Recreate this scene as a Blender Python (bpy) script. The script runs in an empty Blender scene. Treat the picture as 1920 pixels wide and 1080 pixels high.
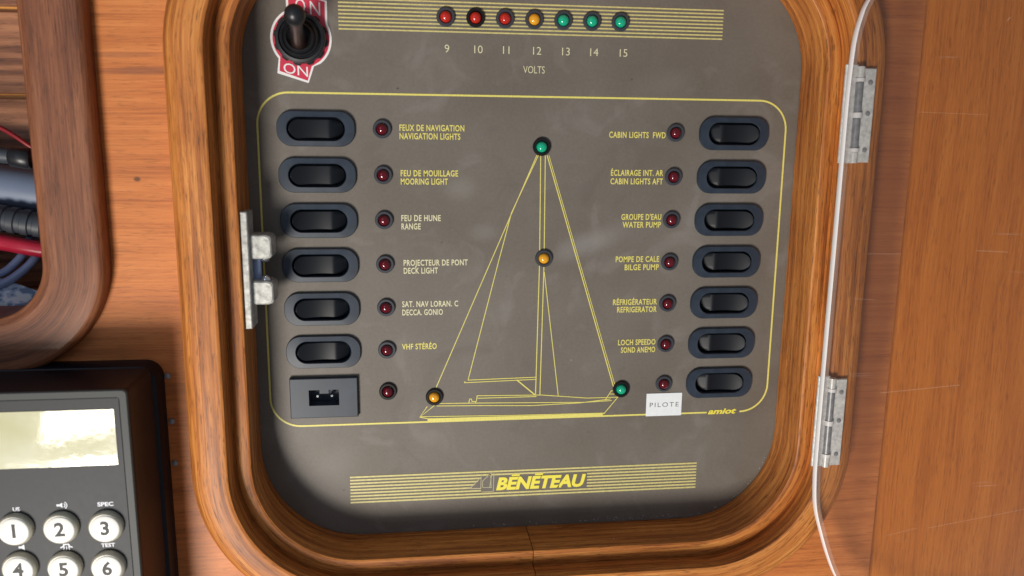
import bpy, math, random
from mathutils import Vector, Matrix
random.seed(7)
S = 0.001                                   # the scene is laid out in millimetres: u right, v up, h out of the wall
C = bpy.context.scene.collection
SC = bpy.context.scene
def W(u, v, h): return Vector((u*S, -h*S, v*S))

# ------------------------------------------------------------------ camera
cam = bpy.data.objects.new('camera', bpy.data.cameras.new('camera')); C.objects.link(cam)
Rm = [[0.9922397, 0.0101672, 0.1239231], [0.0127051, 0.9831441, -0.1823902], [-0.1236887, 0.1825493, 0.9753855]]
rows = [Vector((r[0], -r[2], r[1])) for r in Rm]
M = Matrix((rows[0], rows[1], rows[2])).transposed().to_4x4()
M.translation = W(-39.09265, 47.13066, 304.3962)
cam.matrix_world = M
cam.data.sensor_width = 36; cam.data.lens = 27.75
cam.data.clip_start = 0.01; cam.data.clip_end = 20
SC.camera = cam
cam.data.dof.use_dof = True; cam.data.dof.focus_distance = 0.312; cam.data.dof.aperture_fstop = 11

# ------------------------------------------------------------------ light
world = bpy.data.worlds.new('World'); SC.world = world; world.use_nodes = True
world.node_tree.nodes['Background'].inputs[0].default_value = (0.80, 0.89, 1.0, 1)
world.node_tree.nodes['Background'].inputs[1].default_value = 0.19
def area(name, loc, target, size, power, col, size_y=None, spread=180):
    l = bpy.data.lights.new(name, 'AREA'); l.size = size; l.energy = power; l.color = col
    if size_y: l.shape = 'RECTANGLE'; l.size_y = size_y
    l.spread = math.radians(spread)
    o = bpy.data.objects.new(name, l); C.objects.link(o)
    o.location = W(*loc); d = W(*target) - o.location
    o.rotation_euler = d.to_track_quat('-Z', 'Y').to_euler()
    return o
area('hatch_light', (-406, -471, 745), (-60, -20, 10), 0.26, 9.0, (1.0, 0.94, 0.86))
area('window_light', (-424, -286, 745), (-60, -20, 10), 0.10, 0.34, (1.0, 0.93, 0.82), size_y=0.035)
area('sky_light', (-470, 230, 760), (-60, 0, 0), 0.34, 0.45, (0.66, 0.76, 1.0), size_y=0.5)
SC.view_settings.view_transform = 'Standard'; SC.view_settings.look = 'None'
SC.view_settings.exposure = 0.1; SC.view_settings.gamma = 1
SC.render.film_transparent = False

# ------------------------------------------------------------------ materials
def mat_new(name):
    m = bpy.data.materials.new(name); m.use_nodes = True
    nt = m.node_tree; return m, nt, nt.nodes['Principled BSDF']
def N(nt, t, **k):
    n = nt.nodes.new(t)
    for a, b in k.items(): setattr(n, a, b)
    return n
def plain(name, col, rough=0.5, metal=0.0, coat=0.0, noise=0.0, nscale=300, emit=None, spec=0.5, trans=0, bump=0.0):
    m, nt, b = mat_new(name)
    b.inputs['Base Color'].default_value = (*col, 1); b.inputs['Roughness'].default_value = rough
    b.inputs['Metallic'].default_value = metal; b.inputs['Coat Weight'].default_value = coat
    b.inputs['Specular IOR Level'].default_value = spec
    b.inputs['Transmission Weight'].default_value = trans
    if noise or bump:
        tc = N(nt, 'ShaderNodeTexCoord'); no = N(nt, 'ShaderNodeTexNoise')
        no.inputs['Scale'].default_value = nscale; no.inputs['Detail'].default_value = 5
        nt.links.new(tc.outputs['Object'], no.inputs['Vector'])
        if noise:
            r = N(nt, 'ShaderNodeMapRange'); r.inputs[1].default_value = .3; r.inputs[2].default_value = .7
            r.inputs[3].default_value = 1-noise; r.inputs[4].default_value = 1+noise
            nt.links.new(no.outputs[0], r.inputs[0])
            mx = N(nt, 'ShaderNodeVectorMath', operation='SCALE'); mx.inputs[0].default_value = col
            nt.links.new(r.outputs[0], mx.inputs['Scale']); nt.links.new(mx.outputs[0], b.inputs['Base Color'])
            rr = N(nt, 'ShaderNodeMapRange'); rr.inputs[3].default_value = max(0.03, rough-noise*.3); rr.inputs[4].default_value = rough+noise*.3
            nt.links.new(no.outputs[0], rr.inputs[0]); nt.links.new(rr.outputs[0], b.inputs['Roughness'])
        if bump:
            bp = N(nt, 'ShaderNodeBump'); bp.inputs['Strength'].default_value = bump; bp.inputs['Distance'].default_value = 0.0002
            nt.links.new(no.outputs[0], bp.inputs['Height']); nt.links.new(bp.outputs[0], b.inputs['Normal'])
    return m
def wood(name, dark, mid, light, axis='x', uv=False, rough=0.46, streak=1.3, length=45, fig=22, pore=0.55, seed=0.0, wave=5.0, wamt=0.14, famt=.42, marks=(), coat=0.12):
    """varnished teak: broad figure, fine streaks and dark pores, all stretched along the grain"""
    m, nt, b = mat_new(name); L = nt.links.new
    tc = N(nt, 'ShaderNodeTexCoord'); src = tc.outputs['UV' if uv else 'Object']
    off = N(nt, 'ShaderNodeVectorMath', operation='ADD'); off.inputs[1].default_value = (seed, seed*.7, seed*1.3); L(src, off.inputs[0])
    # slow waviness of the grain
    wn = N(nt, 'ShaderNodeTexNoise'); wn.inputs['Scale'].default_value = 12; wn.inputs['Detail'].default_value = 1
    L(off.outputs[0], wn.inputs['Vector'])
    ws = N(nt, 'ShaderNodeVectorMath', operation='SCALE'); ws.inputs['Scale'].default_value = 0.004 if not uv else 0.0016
    L(wn.outputs['Color'], ws.inputs[0])
    ad = N(nt, 'ShaderNodeVectorMath', operation='ADD'); L(off.outputs[0], ad.inputs[0]); L(ws.outputs[0], ad.inputs[1])
    def layer(across, along, detail, dist=0.0):
        mp = N(nt, 'ShaderNodeMapping'); a, c = 1000/along, 1000/across
        mp.inputs['Scale'].default_value = (a, c, c) if axis == 'x' else (c, c, a)
        L(ad.outputs[0], mp.inputs['Vector'])
        n = N(nt, 'ShaderNodeTexNoise'); n.inputs['Scale'].default_value = 1; n.inputs['Detail'].default_value = detail
        n.inputs['Distortion'].default_value = dist; n.inputs['Roughness'].default_value = .62; L(mp.outputs[0], n.inputs['Vector']); return n.outputs[0]
    A = layer(fig, fig*9, 3, 0.6); B = layer(streak, length, 4); P = layer(0.5, 6, 2)
    F = layer(0.16, 18, 2)
    wv = N(nt, 'ShaderNodeTexWave', wave_type='BANDS', bands_direction='Y' if uv else ('Z' if axis == 'x' else 'X')); wv.inputs['Scale'].default_value = 1
    mpw = N(nt, 'ShaderNodeMapping'); q = 314/wave
    mpw.inputs['Scale'].default_value = (q*.04, q, q) if axis == 'x' else (q, q, q*.04)
    L(ad.outputs[0], mpw.inputs['Vector']); L(mpw.outputs[0], wv.inputs['Vector'])
    wv.inputs['Distortion'].default_value = 5; wv.inputs['Detail'].default_value = 3; wv.inputs['Detail Scale'].default_value = .7
    def math_(op, x, y):
        n = N(nt, 'ShaderNodeMath', operation=op)
        for i, q in enumerate((x, y)):
            if isinstance(q, (int, float)): n.inputs[i].default_value = q
            else: L(q, n.inputs[i])
        return n.outputs[0]
    mixv = math_('ADD', math_('ADD', math_('ADD', math_('MULTIPLY', A, famt), .5*(.42-famt)), math_('MULTIPLY', math_('SUBTRACT', wv.outputs[1], .5), wamt)), math_('ADD', math_('MULTIPLY', B, 0.36), math_('MULTIPLY', F, 0.22)))
    cr = N(nt, 'ShaderNodeValToRGB'); e = cr.color_ramp.elements
    e[0].position = .37; e[0].color = (*dark, 1); e[1].position = .62; e[1].color = (*light, 1)
    k = e.new(.49); k.color = (*mid, 1); L(mixv, cr.inputs[0])
    pr = N(nt, 'ShaderNodeMapRange'); pr.inputs[1].default_value = .56; pr.inputs[2].default_value = .68
    pr.inputs[3].default_value = 1; pr.inputs[4].default_value = 1-pore; L(P, pr.inputs[0])
    sc = N(nt, 'ShaderNodeVectorMath', operation='SCALE'); L(cr.outputs[0], sc.inputs[0]); L(pr.outputs[0], sc.inputs['Scale'])
    out = sc.outputs[0]
    for (mu, mv, ru, rv, amt, tint) in marks:              # knots and stains of their own shape, and a darker strip, in wall millimetres
        mp = N(nt, 'ShaderNodeMapping'); mp.inputs['Location'].default_value = (-mu/ru, 0, -mv/rv)
        mp.inputs['Scale'].default_value = (1000/ru, 0, 1000/rv); L(ad.outputs[0], mp.inputs['Vector'])
        ln = N(nt, 'ShaderNodeVectorMath', operation='LENGTH'); L(mp.outputs[0], ln.inputs[0])
        mr = N(nt, 'ShaderNodeMapRange'); mr.interpolation_type = 'SMOOTHSTEP'
        mr.inputs[1].default_value = .35; mr.inputs[2].default_value = 1; mr.inputs[3].default_value = amt; mr.inputs[4].default_value = 0
        L(ln.outputs['Value'], mr.inputs[0])
        mx = N(nt, 'ShaderNodeMix', data_type='RGBA'); L(mr.outputs[0], mx.inputs[0]); L(out, mx.inputs[6]); mx.inputs[7].default_value = (*tint, 1)
        out = mx.outputs[2]
    L(out, b.inputs['Base Color'])
    rr = N(nt, 'ShaderNodeMapRange'); rr.inputs[3].default_value = rough-.08; rr.inputs[4].default_value = rough+.1; L(B, rr.inputs[0]); L(rr.outputs[0], b.inputs['Roughness'])
    bu = N(nt, 'ShaderNodeBump'); bu.inputs['Strength'].default_value = 0.35; bu.inputs['Distance'].default_value = 0.0002
    L(math_('SUBTRACT', math_('MULTIPLY', B, .6), math_('MULTIPLY', P, .5)), bu.inputs['Height']); L(bu.outputs[0], b.inputs['Normal'])
    b.inputs['Coat Weight'].default_value = coat; b.inputs['Coat Roughness'].default_value = 0.2; b.inputs['Specular IOR Level'].default_value = .4
    return m

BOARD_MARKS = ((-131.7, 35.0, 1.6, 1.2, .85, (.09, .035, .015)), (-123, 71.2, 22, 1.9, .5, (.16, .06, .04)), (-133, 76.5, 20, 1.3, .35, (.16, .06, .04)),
               (-126, -40, 30, 3.0, .3, (.14, .05, .02)), (146, 12, 13, 150, .6, (.17, .050, .022)))  # last mark: darker upright strip right of the frame
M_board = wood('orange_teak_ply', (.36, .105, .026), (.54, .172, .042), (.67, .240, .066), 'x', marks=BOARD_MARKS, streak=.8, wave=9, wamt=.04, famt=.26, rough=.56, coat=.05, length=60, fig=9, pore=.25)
M_side = wood('upright_grain_teak', (.44, .118, .010), (.62, .185, .018), (.74, .25, .034), 'z', seed=3.1, streak=.9, wave=12, wamt=.04, famt=.3, rough=.5, length=40, fig=14, pore=.3)
M_ring = wood('moulded_teak', (.21, .060, .014), (.47, .155, .030), (.70, .290, .070), 'x', uv=True, streak=.7, length=42, fig=6, wave=3.6, wamt=.06, pore=.55, rough=.54, coat=.04, seed=.4)
M_rim = wood('dark_moulded_teak', (.085, .026, .011), (.20, .068, .028), (.31, .120, .052), 'x', uv=True, streak=.55, length=22, fig=9, wave=4, wamt=.03, pore=.4, seed=1.7, rough=.5)
M_plank = wood('brown_plank', (.16, .06, .028), (.32, .13, .06), (.44, .19, .09), 'x', streak=1.5, length=60, fig=8, pore=.4, seed=5.5)
M_gold_joint = plain('honey_joint', (.75, .34, .07), .45)

def panel_mat():
    m, nt, b = mat_new('taupe_satin_panel'); L = nt.links.new
    tc = N(nt, 'ShaderNodeTexCoord')
    a = N(nt, 'ShaderNodeTexNoise'); a.inputs['Scale'].default_value = 22; a.inputs['Detail'].default_value = 4; L(tc.outputs['Object'], a.inputs['Vector'])
    f = N(nt, 'ShaderNodeTexNoise'); f.inputs['Scale'].default_value = 900; f.inputs['Detail'].default_value = 3; L(tc.outputs['Object'], f.inputs['Vector'])
    cr = N(nt, 'ShaderNodeValToRGB'); e = cr.color_ramp.elements
    e[0].position = .3; e[0].color = (.143, .122, .100, 1); e[1].position = .72; e[1].color = (.182, .162, .140, 1)
    L(a.outputs[0], cr.inputs[0])
    mr = N(nt, 'ShaderNodeMapRange'); mr.inputs[3].default_value = .86; mr.inputs[4].default_value = 1.14; L(f.outputs[0], mr.inputs[0])
    s = N(nt, 'ShaderNodeVectorMath', operation='SCALE'); L(cr.outputs[0], s.inputs[0]); L(mr.outputs[0], s.inputs['Scale'])
    out = s.outputs[0]
    sm = N(nt, 'ShaderNodeTexNoise'); sm.inputs['Scale'].default_value = 48; sm.inputs['Detail'].default_value = 6; sm.inputs['Distortion'].default_value = 1.4; L(tc.outputs['Object'], sm.inputs['Vector'])
    def over(fac, col):
        nonlocal out
        mx = N(nt, 'ShaderNodeMix', data_type='RGBA'); L(fac, mx.inputs[0]); L(out, mx.inputs[6]); mx.inputs[7].default_value = (*col, 1); out = mx.outputs[2]
    for lo, hi, amt, col in ((.56, .70, .22, (.30, .28, .26)), (.42, .30, .25, (.105, .09, .075))):
        q = N(nt, 'ShaderNodeMapRange'); q.inputs[1].default_value = lo; q.inputs[2].default_value = hi; q.inputs[3].default_value = 0; q.inputs[4].default_value = amt
        L(sm.outputs[0], q.inputs[0]); over(q.outputs[0], col)
    # wiped smears and specks of their own shape
    for (mu, mv, ru, rv, ang, amt, col) in ((30, 8, 20, 7, 20, .35, (.34, .33, .33)), (-21, 29, 9, 7, 0, .22, (.32, .31, .29)), (-12, 12, 8, 5, 0, .2, (.32, .31, .29)), (-70, -80, 14, 10, 30, .18, (.28, .26, .24)), (60, 70, 16, 8, 10, .15, (.28, .27, .25)),
                                       (-44, 66, .8, .6, 0, .7, (.04, .035, .03)), (-28, 8.5, .8, .5, 0, .8, (.06, .04, .03)), (-68, -92, 1.0, .7, 0, .6, (.07, .06, .05)), (45, 71, .7, .6, 0, .6, (.06, .05, .05)), (-5, -99, 1.2, .7, 0, .5, (.07, .06, .05)), (32, -71, .6, .5, 0, .6, (.08, .06, .05)), (24, -40, .7, .7, 0, .5, (.34, .32, .3))):
        ca_, sa_ = math.cos(math.radians(ang)), math.sin(math.radians(ang))
        mp = N(nt, 'ShaderNodeMapping', vector_type='TEXTURE'); mp.inputs['Location'].default_value = (mu*S, 0, mv*S); mp.inputs['Rotation'].default_value = (0, math.radians(-ang), 0); mp.inputs['Scale'].default_value = (ru*S, 1, rv*S)
        L(tc.outputs['Object'], mp.inputs['Vector']); ln_ = N(nt, 'ShaderNodeVectorMath', operation='LENGTH'); L(mp.outputs[0], ln_.inputs[0])
        aa = N(nt, 'ShaderNodeMath', operation='ADD'); L(ln_.outputs['Value'], aa.inputs[0]); L(sm.outputs[0], aa.inputs[1])
        q = N(nt, 'ShaderNodeMapRange'); q.interpolation_type = 'SMOOTHSTEP'; q.inputs[1].default_value = .55; q.inputs[2].default_value = 1.5; q.inputs[3].default_value = amt; q.inputs[4].default_value = 0
        L(aa.outputs[0], q.inputs[0]); over(q.outputs[0], col)
    L(out, b.inputs['Base Color'])
    r = N(nt, 'ShaderNodeMapRange'); r.inputs[3].default_value = .38; r.inputs[4].default_value = .58; L(a.outputs[0], r.inputs[0]); L(r.outputs[0], b.inputs['Roughness'])
    b.inputs['Specular IOR Level'].default_value = .35
    return m
M_panel = panel_mat()
M_yellow = plain('yellow_print', (.76, .68, .17), .45, noise=.12, nscale=1500)
M_gold = plain('gold_print', (.62, .55, .22), .42, noise=.14, nscale=700)
M_cream_and_glare = plain('cream_and_glared_print', (.72, .68, .44), .45, noise=.1, nscale=1500)  # cream print; also yellow labels with glare painted into their colour
M_logo = plain('bright_yellow_print', (.86, .76, .09), .45)
M_pale = plain('outline_print', (.46, .43, .27), .5)
M_bezel = plain('blue_black_satin_plastic', (.022, .033, .052), .42, noise=.25, nscale=160, spec=.5)
M_rocker = plain('glossy_black_plastic', (.006, .008, .012), .46, spec=.3)
M_black = plain('deep_black', (.004, .004, .005), .6)
M_rubber = plain('black_rubber', (.012, .013, .016), .38, noise=.2, nscale=600)
M_ledring = plain('grey_lamp_ring', (.045, .05, .062), .35)
M_ledring_b = plain('black_lamp_ring', (.008, .008, .009), .3)
def lens(name, col):
    m = plain(name, col, .12, coat=.6); b = m.node_tree.nodes['Principled BSDF']
    b.inputs['Coat Roughness'].default_value = .05
    b.inputs['Subsurface Weight'].default_value = .3; b.inputs['Subsurface Radius'].default_value = (.002, .001, .001); return m
M_red = lens('dark_red_lens', (.11, .001, .008)); M_red2 = lens('bright_red_lens', (.50, .022, .012))
M_amber = lens('amber_lens', (.80, .38, .02)); M_green = lens('green_lens', (.006, .42, .24))
M_steel = plain('dull_zinc', (.74, .75, .73), .38, metal=.15, noise=.22, nscale=700, bump=.5)
M_catch = plain('worn_catch_metal', (.46, .46, .43), .45, metal=.2, noise=.35, nscale=520, bump=.6)
M_steel_d = plain('grey_zinc', (.30, .31, .33), .4, metal=.3, noise=.25, nscale=500)
M_chrome = plain('bright_pin', (.85, .86, .88), .15, metal=1); M_band = plain('pale_zinc_band', (.84, .83, .84), .35)
M_paper = plain('white_paper', (.80, .84, .86), .6, noise=.03, nscale=400)
M_ink = plain('grey_ink', (.03, .03, .03), .6)
M_sticker_w = plain('white_vinyl', (.86, .86, .86), .3); M_sticker_r = plain('red_vinyl', (.62, .045, .085), .3)
M_case = plain('black_case_plastic', (.006, .006, .012), .4, noise=.15, nscale=90, spec=.3)
M_face = plain('charcoal_face', (.029, .031, .035), .5, noise=.12, nscale=500, spec=.25)
M_face_edge = plain('grey_face_edge', (.038, .042, .042), .5, spec=.3)
M_button = plain('white_button', (.80, .80, .76), .35, noise=.04, nscale=250)
M_button_rim = plain('yellowed_button_rim', (.52, .48, .38), .35, noise=.25, nscale=220)
M_print_w = plain('white_print', (.72, .74, .80), .5)
def lcd_mat():
    m, nt, b = mat_new('pale_lcd'); L = nt.links.new
    tc = N(nt, 'ShaderNodeTexCoord'); n = N(nt, 'ShaderNodeTexNoise'); n.inputs['Scale'].default_value = 55; n.inputs['Detail'].default_value = 4
    L(tc.outputs['Object'], n.inputs['Vector'])
    cr = N(nt, 'ShaderNodeValToRGB'); e = cr.color_ramp.elements
    e[0].position = .35; e[0].color = (.54, .52, .32, 1); e[1].position = .65; e[1].color = (.64, .63, .46, 1)
    L(n.outputs[0], cr.inputs[0]); L(cr.outputs[0], b.inputs['Base Color']); b.inputs['Roughness'].default_value = .06; b.inputs['Specular IOR Level'].default_value = .6
    n2 = N(nt, 'ShaderNodeTexNoise'); n2.inputs['Scale'].default_value = 130; n2.inputs['Detail'].default_value = 3; L(tc.outputs['Object'], n2.inputs['Vector'])
    bu = N(nt, 'ShaderNodeBump'); bu.inputs['Strength'].default_value = .14; bu.inputs['Distance'].default_value = .0003; L(n2.outputs[0], bu.inputs['Height']); L(bu.outputs[0], b.inputs['Normal'])
    return m
M_lcd = lcd_mat()
M_wire_red = plain('red_cable_sheath', (.52, .015, .045), .32, noise=.12, nscale=60); M_wire_dred = plain('dark_red_wire', (.22, .008, .012), .4)
M_wire_blue = plain('blue_grey_cable', (.27, .35, .56), .4, noise=.15, nscale=90); M_device = plain('slate_grey_casing', (.13, .165, .24), .45, noise=.12, nscale=60)
M_device_d = plain('dark_slate_rubber', (.035, .042, .055), .5, noise=.2, nscale=200)
def cloth_mat():
    m, nt, b = mat_new('blotched_cloth'); L = nt.links.new
    tc = N(nt, 'ShaderNodeTexCoord'); mp = N(nt, 'ShaderNodeMapping'); mp.inputs['Scale'].default_value = (1, 1, 1.6); L(tc.outputs['Object'], mp.inputs['Vector'])
    v = N(nt, 'ShaderNodeTexNoise'); v.inputs['Scale'].default_value = 260; v.inputs['Detail'].default_value = 1; L(mp.outputs[0], v.inputs['Vector'])
    cr = N(nt, 'ShaderNodeValToRGB'); cr.color_ramp.interpolation = 'CONSTANT'; e = cr.color_ramp.elements
    e[0].position = 0; e[0].color = (.20, .28, .42, 1); e[1].position = .46; e[1].color = (.45, .56, .74, 1)
    k = e.new(.56); k.color = (.74, .80, .88, 1); L(v.outputs[0], cr.inputs[0]); L(cr.outputs[0], b.inputs['Base Color']); b.inputs['Roughness'].default_value = .8
    return m
M_cloth = cloth_mat()
def acrylic_mat():
    m = bpy.data.materials.new('clear_acrylic'); m.use_nodes = True; nt = m.node_tree; L = nt.links.new
    nt.nodes.remove(nt.nodes['Principled BSDF']); out = nt.nodes['Material Output']
    tr = N(nt, 'ShaderNodeBsdfTransparent'); tr.inputs[0].default_value = (.97, .965, .96, 1)
    gl = N(nt, 'ShaderNodeBsdfGlossy'); gl.inputs['Roughness'].default_value = .06
    df = N(nt, 'ShaderNodeBsdfDiffuse'); df.inputs[0].default_value = (.75, .62, .55, 1)
    fr = N(nt, 'ShaderNodeFresnel'); fr.inputs[0].default_value = 1.3
    tc = N(nt, 'ShaderNodeTexCoord'); mp = N(nt, 'ShaderNodeMapping'); mp.inputs['Scale'].default_value = (28, 1, 900); mp.inputs['Rotation'].default_value = (0, math.radians(9), 0)
    L(tc.outputs['Object'], mp.inputs['Vector'])
    n = N(nt, 'ShaderNodeTexNoise'); n.inputs['Scale'].default_value = 1; n.inputs['Detail'].default_value = 1; L(mp.outputs[0], n.inputs['Vector'])
    mr = N(nt, 'ShaderNodeMapRange'); mr.inputs[1].default_value = .74; mr.inputs[2].default_value = .84; mr.inputs[3].default_value = .014; mr.inputs[4].default_value = .16
    L(n.outputs[0], mr.inputs[0])
    m1 = N(nt, 'ShaderNodeMixShader'); L(mr.outputs[0], m1.inputs[0]); L(tr.outputs[0], m1.inputs[1]); L(df.outputs[0], m1.inputs[2])
    m2 = N(nt, 'ShaderNodeMixShader'); L(fr.outputs[0], m2.inputs[0]); L(m1.outputs[0], m2.inputs[1]); L(gl.outputs[0], m2.inputs[2])
    L(m2.outputs[0], out.inputs['Surface']); return m
M_acrylic = acrylic_mat()
M_edge = plain('frosted_acrylic_edge', (.95, .92, .92), .4, spec=.5)

# ------------------------------------------------------------------ builders
def tag(o, label=None, cat=None, group=None, kind=None):
    if label: o['label'] = label
    if cat: o['category'] = cat
    if group: o['group'] = group
    if kind: o['kind'] = kind
    return o
def empty(name, u, v, h, **k):
    o = bpy.data.objects.new(name, None); C.objects.link(o); o.location = W(u, v, h); o.empty_display_size = .01
    o['_w'] = tuple(o.location); return tag(o, **k)
def wloc(o):
    p = Vector(o.location)
    while o.parent: o = o.parent; p = p + Vector(o.location)
    return p
def ob(name, verts, faces, mat, parent=None, smooth=0, uvs=None, recenter=True):
    """verts in wall millimetres (u, v, h); smooth = auto-smooth angle in degrees"""
    P = [W(*p) for p in verts]
    if recenter:
        lo = Vector([min(p[i] for p in P) for i in range(3)]); hi = Vector([max(p[i] for p in P) for i in range(3)]); c = (lo+hi)/2
    else: c = Vector((0, 0, 0))
    me = bpy.data.meshes.new(name); me.from_pydata([p-c for p in P], [], faces)
    if uvs:
        ul = me.uv_layers.new(name='UVMap'); i = 0
        for f in uvs:
            for q in f: ul.data[i].uv = (q[0]*S, q[1]*S); i += 1
    me.materials.append(mat)
    import bmesh
    bm = bmesh.new(); bm.from_mesh(me); bmesh.ops.recalc_face_normals(bm, faces=bm.faces)
    if smooth:
        a = math.radians(smooth)
        for f in bm.faces: f.smooth = True
        for e in bm.edges:
            e.smooth = len(e.link_faces) == 2 and e.calc_face_angle(0) < a
    bm.to_mesh(me); bm.free()
    o = bpy.data.objects.new(name, me); C.objects.link(o)
    if parent is not None:
        o.parent = parent; o.location = c - wloc(parent)
    else: o.location = c
    return o
def rrect(u0, u1, v0, v1, r, n=10):
    """rounded rectangle, anticlockwise from the bottom right corner"""
    out = []
    for cx, cy, a0 in ((u1-r, v0+r, -90), (u1-r, v1-r, 0), (u0+r, v1-r, 90), (u0+r, v0+r, 180)):
        for i in range(n+1):
            a = math.radians(a0 + 90*i/n); out.append((cx+r*math.cos(a), cy+r*math.sin(a)))
    return out
def crrect(cx, cy, w, h, r, n=8): return rrect(cx-w/2, cx+w/2, cy-h/2, cy+h/2, r, n)
def circ(cx, cy, r, n=28): return [(cx+r*math.cos(2*math.pi*i/n), cy+r*math.sin(2*math.pi*i/n)) for i in range(n)]
def loft(rings, cap0=False, cap1=True, loop=False):
    V = []; F = []; n = len(rings[0][0])
    for pts, h in rings: V += [(p[0], p[1], h) for p in pts]
    R = len(rings)
    for k in range(R if loop else R-1):
        a, b = k*n, ((k+1) % R)*n
        for i in range(n):
            j = (i+1) % n; F.append((a+i, a+j, b+j, b+i))
    if cap0: F.append(tuple(range(n))[::-1])
    if cap1: F.append(tuple(range((R-1)*n, R*n)))
    return V, F
def merge(*parts):
    V = []; F = []
    for v, f in parts:
        b = len(V); V += list(v); F += [tuple(i+b for i in q) for q in f]
    return V, F
def box(u0, u1, v0, v1, h0, h1, b=0.0):
    if b: 
        s = lambda d: [(u0+d, v0+d), (u1-d, v0+d), (u1-d, v1-d), (u0+d, v1-d)]
        return loft([(s(b), h0), (s(0), h0+b), (s(0), h1-b), (s(b), h1)], True, True)
    s = [(u0, v0), (u1, v0), (u1, v1), (u0, v1)]
    return loft([(s, h0), (s, h1)], True, True)
def tube(path, r, n=14, cap=True):
    P = [Vector(p) for p in path]; V = []; F = []
    rr = r if isinstance(r, (list, tuple)) else [r]*len(P)
    prev = None
    for i, p in enumerate(P):
        t = (P[min(i+1, len(P)-1)] - P[max(i-1, 0)]).normalized()
        if prev is None: x = t.orthogonal().normalized()
        else: x = (prev - t*prev.dot(t)).normalized()
        prev = x; y = t.cross(x)
        V += [tuple(p + (x*math.cos(2*math.pi*k/n) + y*math.sin(2*math.pi*k/n))*rr[i]) for k in range(n)]
    for i in range(len(P)-1):
        for k in range(n):
            j = (k+1) % n; F.append((i*n+k, i*n+j, (i+1)*n+j, (i+1)*n+k))
    if cap: F += [tuple(range(n))[::-1], tuple(range((len(P)-1)*n, len(P)*n))]
    return V, F
def smooth_path(P, k=6):
    out = []; P = [Vector(p) for p in P]
    for i in range(len(P)-1):
        a, b, c, d = P[max(i-1, 0)], P[i], P[i+1], P[min(i+2, len(P)-1)]
        for s in range(k):
            t = s/k
            out.append(.5*((2*b)+(c-a)*t+(2*a-5*b+4*c-d)*t*t+(3*b-a-3*c+d)*t**3))
    return out + [P[-1]]
_layer = [0]
def ribbon(pts, w, h=.10, closed=False):
    """flat printed line; every ribbon lies 0.004 mm above the one before it"""
    _layer[0] = (_layer[0]+1) % 12; h += _layer[0]*.004
    n = len(pts); V = []; F = []
    for i in range(n):
        p = Vector(pts[i]).to_2d()
        a = Vector(pts[i-1]).to_2d() if (i or closed) else None; b = Vector(pts[(i+1) % n]).to_2d() if (i < n-1 or closed) else None
        d1 = (p-a).normalized() if a is not None else (b-p).normalized(); d2 = (b-p).normalized() if b is not None else d1
        m = Vector((-(d1+d2).y, (d1+d2).x)).normalized(); k = w/2/max(.4, m.dot(Vector((-d1.y, d1.x))))
        V += [(p.x+m.x*k, p.y+m.y*k, h), (p.x-m.x*k, p.y-m.y*k, h)]
    for i in range(n if closed else n-1):
        j = (i+1) % n; F.append((2*i, 2*i+1, 2*j+1, 2*j))
    return V, F
def text_mesh(s, bold=0.0, shear=0.0, space=1.0):
    cu = bpy.data.curves.new('lettering', 'FONT'); cu.body = s; cu.offset = bold; cu.shear = shear; cu.space_character = space; cu.resolution_u = 3
    t = bpy.data.objects.new('lettering', cu); me = bpy.data.meshes.new_from_object(t)
    V = [tuple(v.co) for v in me.vertices]; F = [tuple(p.vertices) for p in me.polygons]
    bpy.data.objects.remove(t); bpy.data.curves.remove(cu); bpy.data.meshes.remove(me); return V, F
CAP = max(v[1] for v in text_mesh('H')[0])
def text(s, u, v, cap, width=None, align='l', h=.12, bold=0.0, shear=0.0, slope=0.0, space=1.0):
    """lettering laid on the plane h: baseline at v, capitals cap mm tall, squeezed to width mm"""
    V, F = text_mesh(s, bold, shear, space); k = cap/CAP
    x0 = min(p[0] for p in V); x1 = max(p[0] for p in V); kx = width/(x1-x0) if width else k
    w = (x1-x0)*kx; o = {'l': u, 'r': u-w, 'c': u-w/2}[align]
    return [(o+(p[0]-x0)*kx, v+p[1]*k+slope*((p[0]-x0)*kx), h) for p in V], F
def copy_tree(o, parent=None, loc=None, rot=None):
    c = o.copy(); C.objects.link(c); c.parent = parent
    if loc is not None: c.location = loc
    if rot is not None: c.rotation_euler = rot
    for ch in [x for x in C.objects if x.parent == o]: copy_tree(ch, c)
    return c

# ------------------------------------------------------------------ moulded frame running round an opening
def rr_path(u0, u1, v0, v1, r, n=18, start=None):
    """points and outward normals round a rounded rectangle, anticlockwise, starting at the bottom at u = start"""
    L = [((start, v0), (0, -1))]
    def seg(p, q, nrm, k):
        for i in range(1, k): L.append(((p[0]+(q[0]-p[0])*i/k, p[1]+(q[1]-p[1])*i/k), nrm))
    def corner(cx, cy, a0):
        for i in range(n+1):
            a = math.radians(a0+90*i/n); L.append(((cx+r*math.cos(a), cy+r*math.sin(a)), (math.cos(a), math.sin(a))))
    corner(u1-r, v0+r, -90); seg((u1, v0+r), (u1, v1-r), (1, 0), 4); corner(u1-r, v1-r, 0)
    seg((u1-r, v1), (u0+r, v1), (0, 1), 6); corner(u0+r, v1-r, 90); seg((u0, v1-r), (u0, v0+r), (-1, 0), 4); corner(u0+r, v0+r, 180)
    L.append(((start, v0), (0, -1)))
    return L
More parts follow.
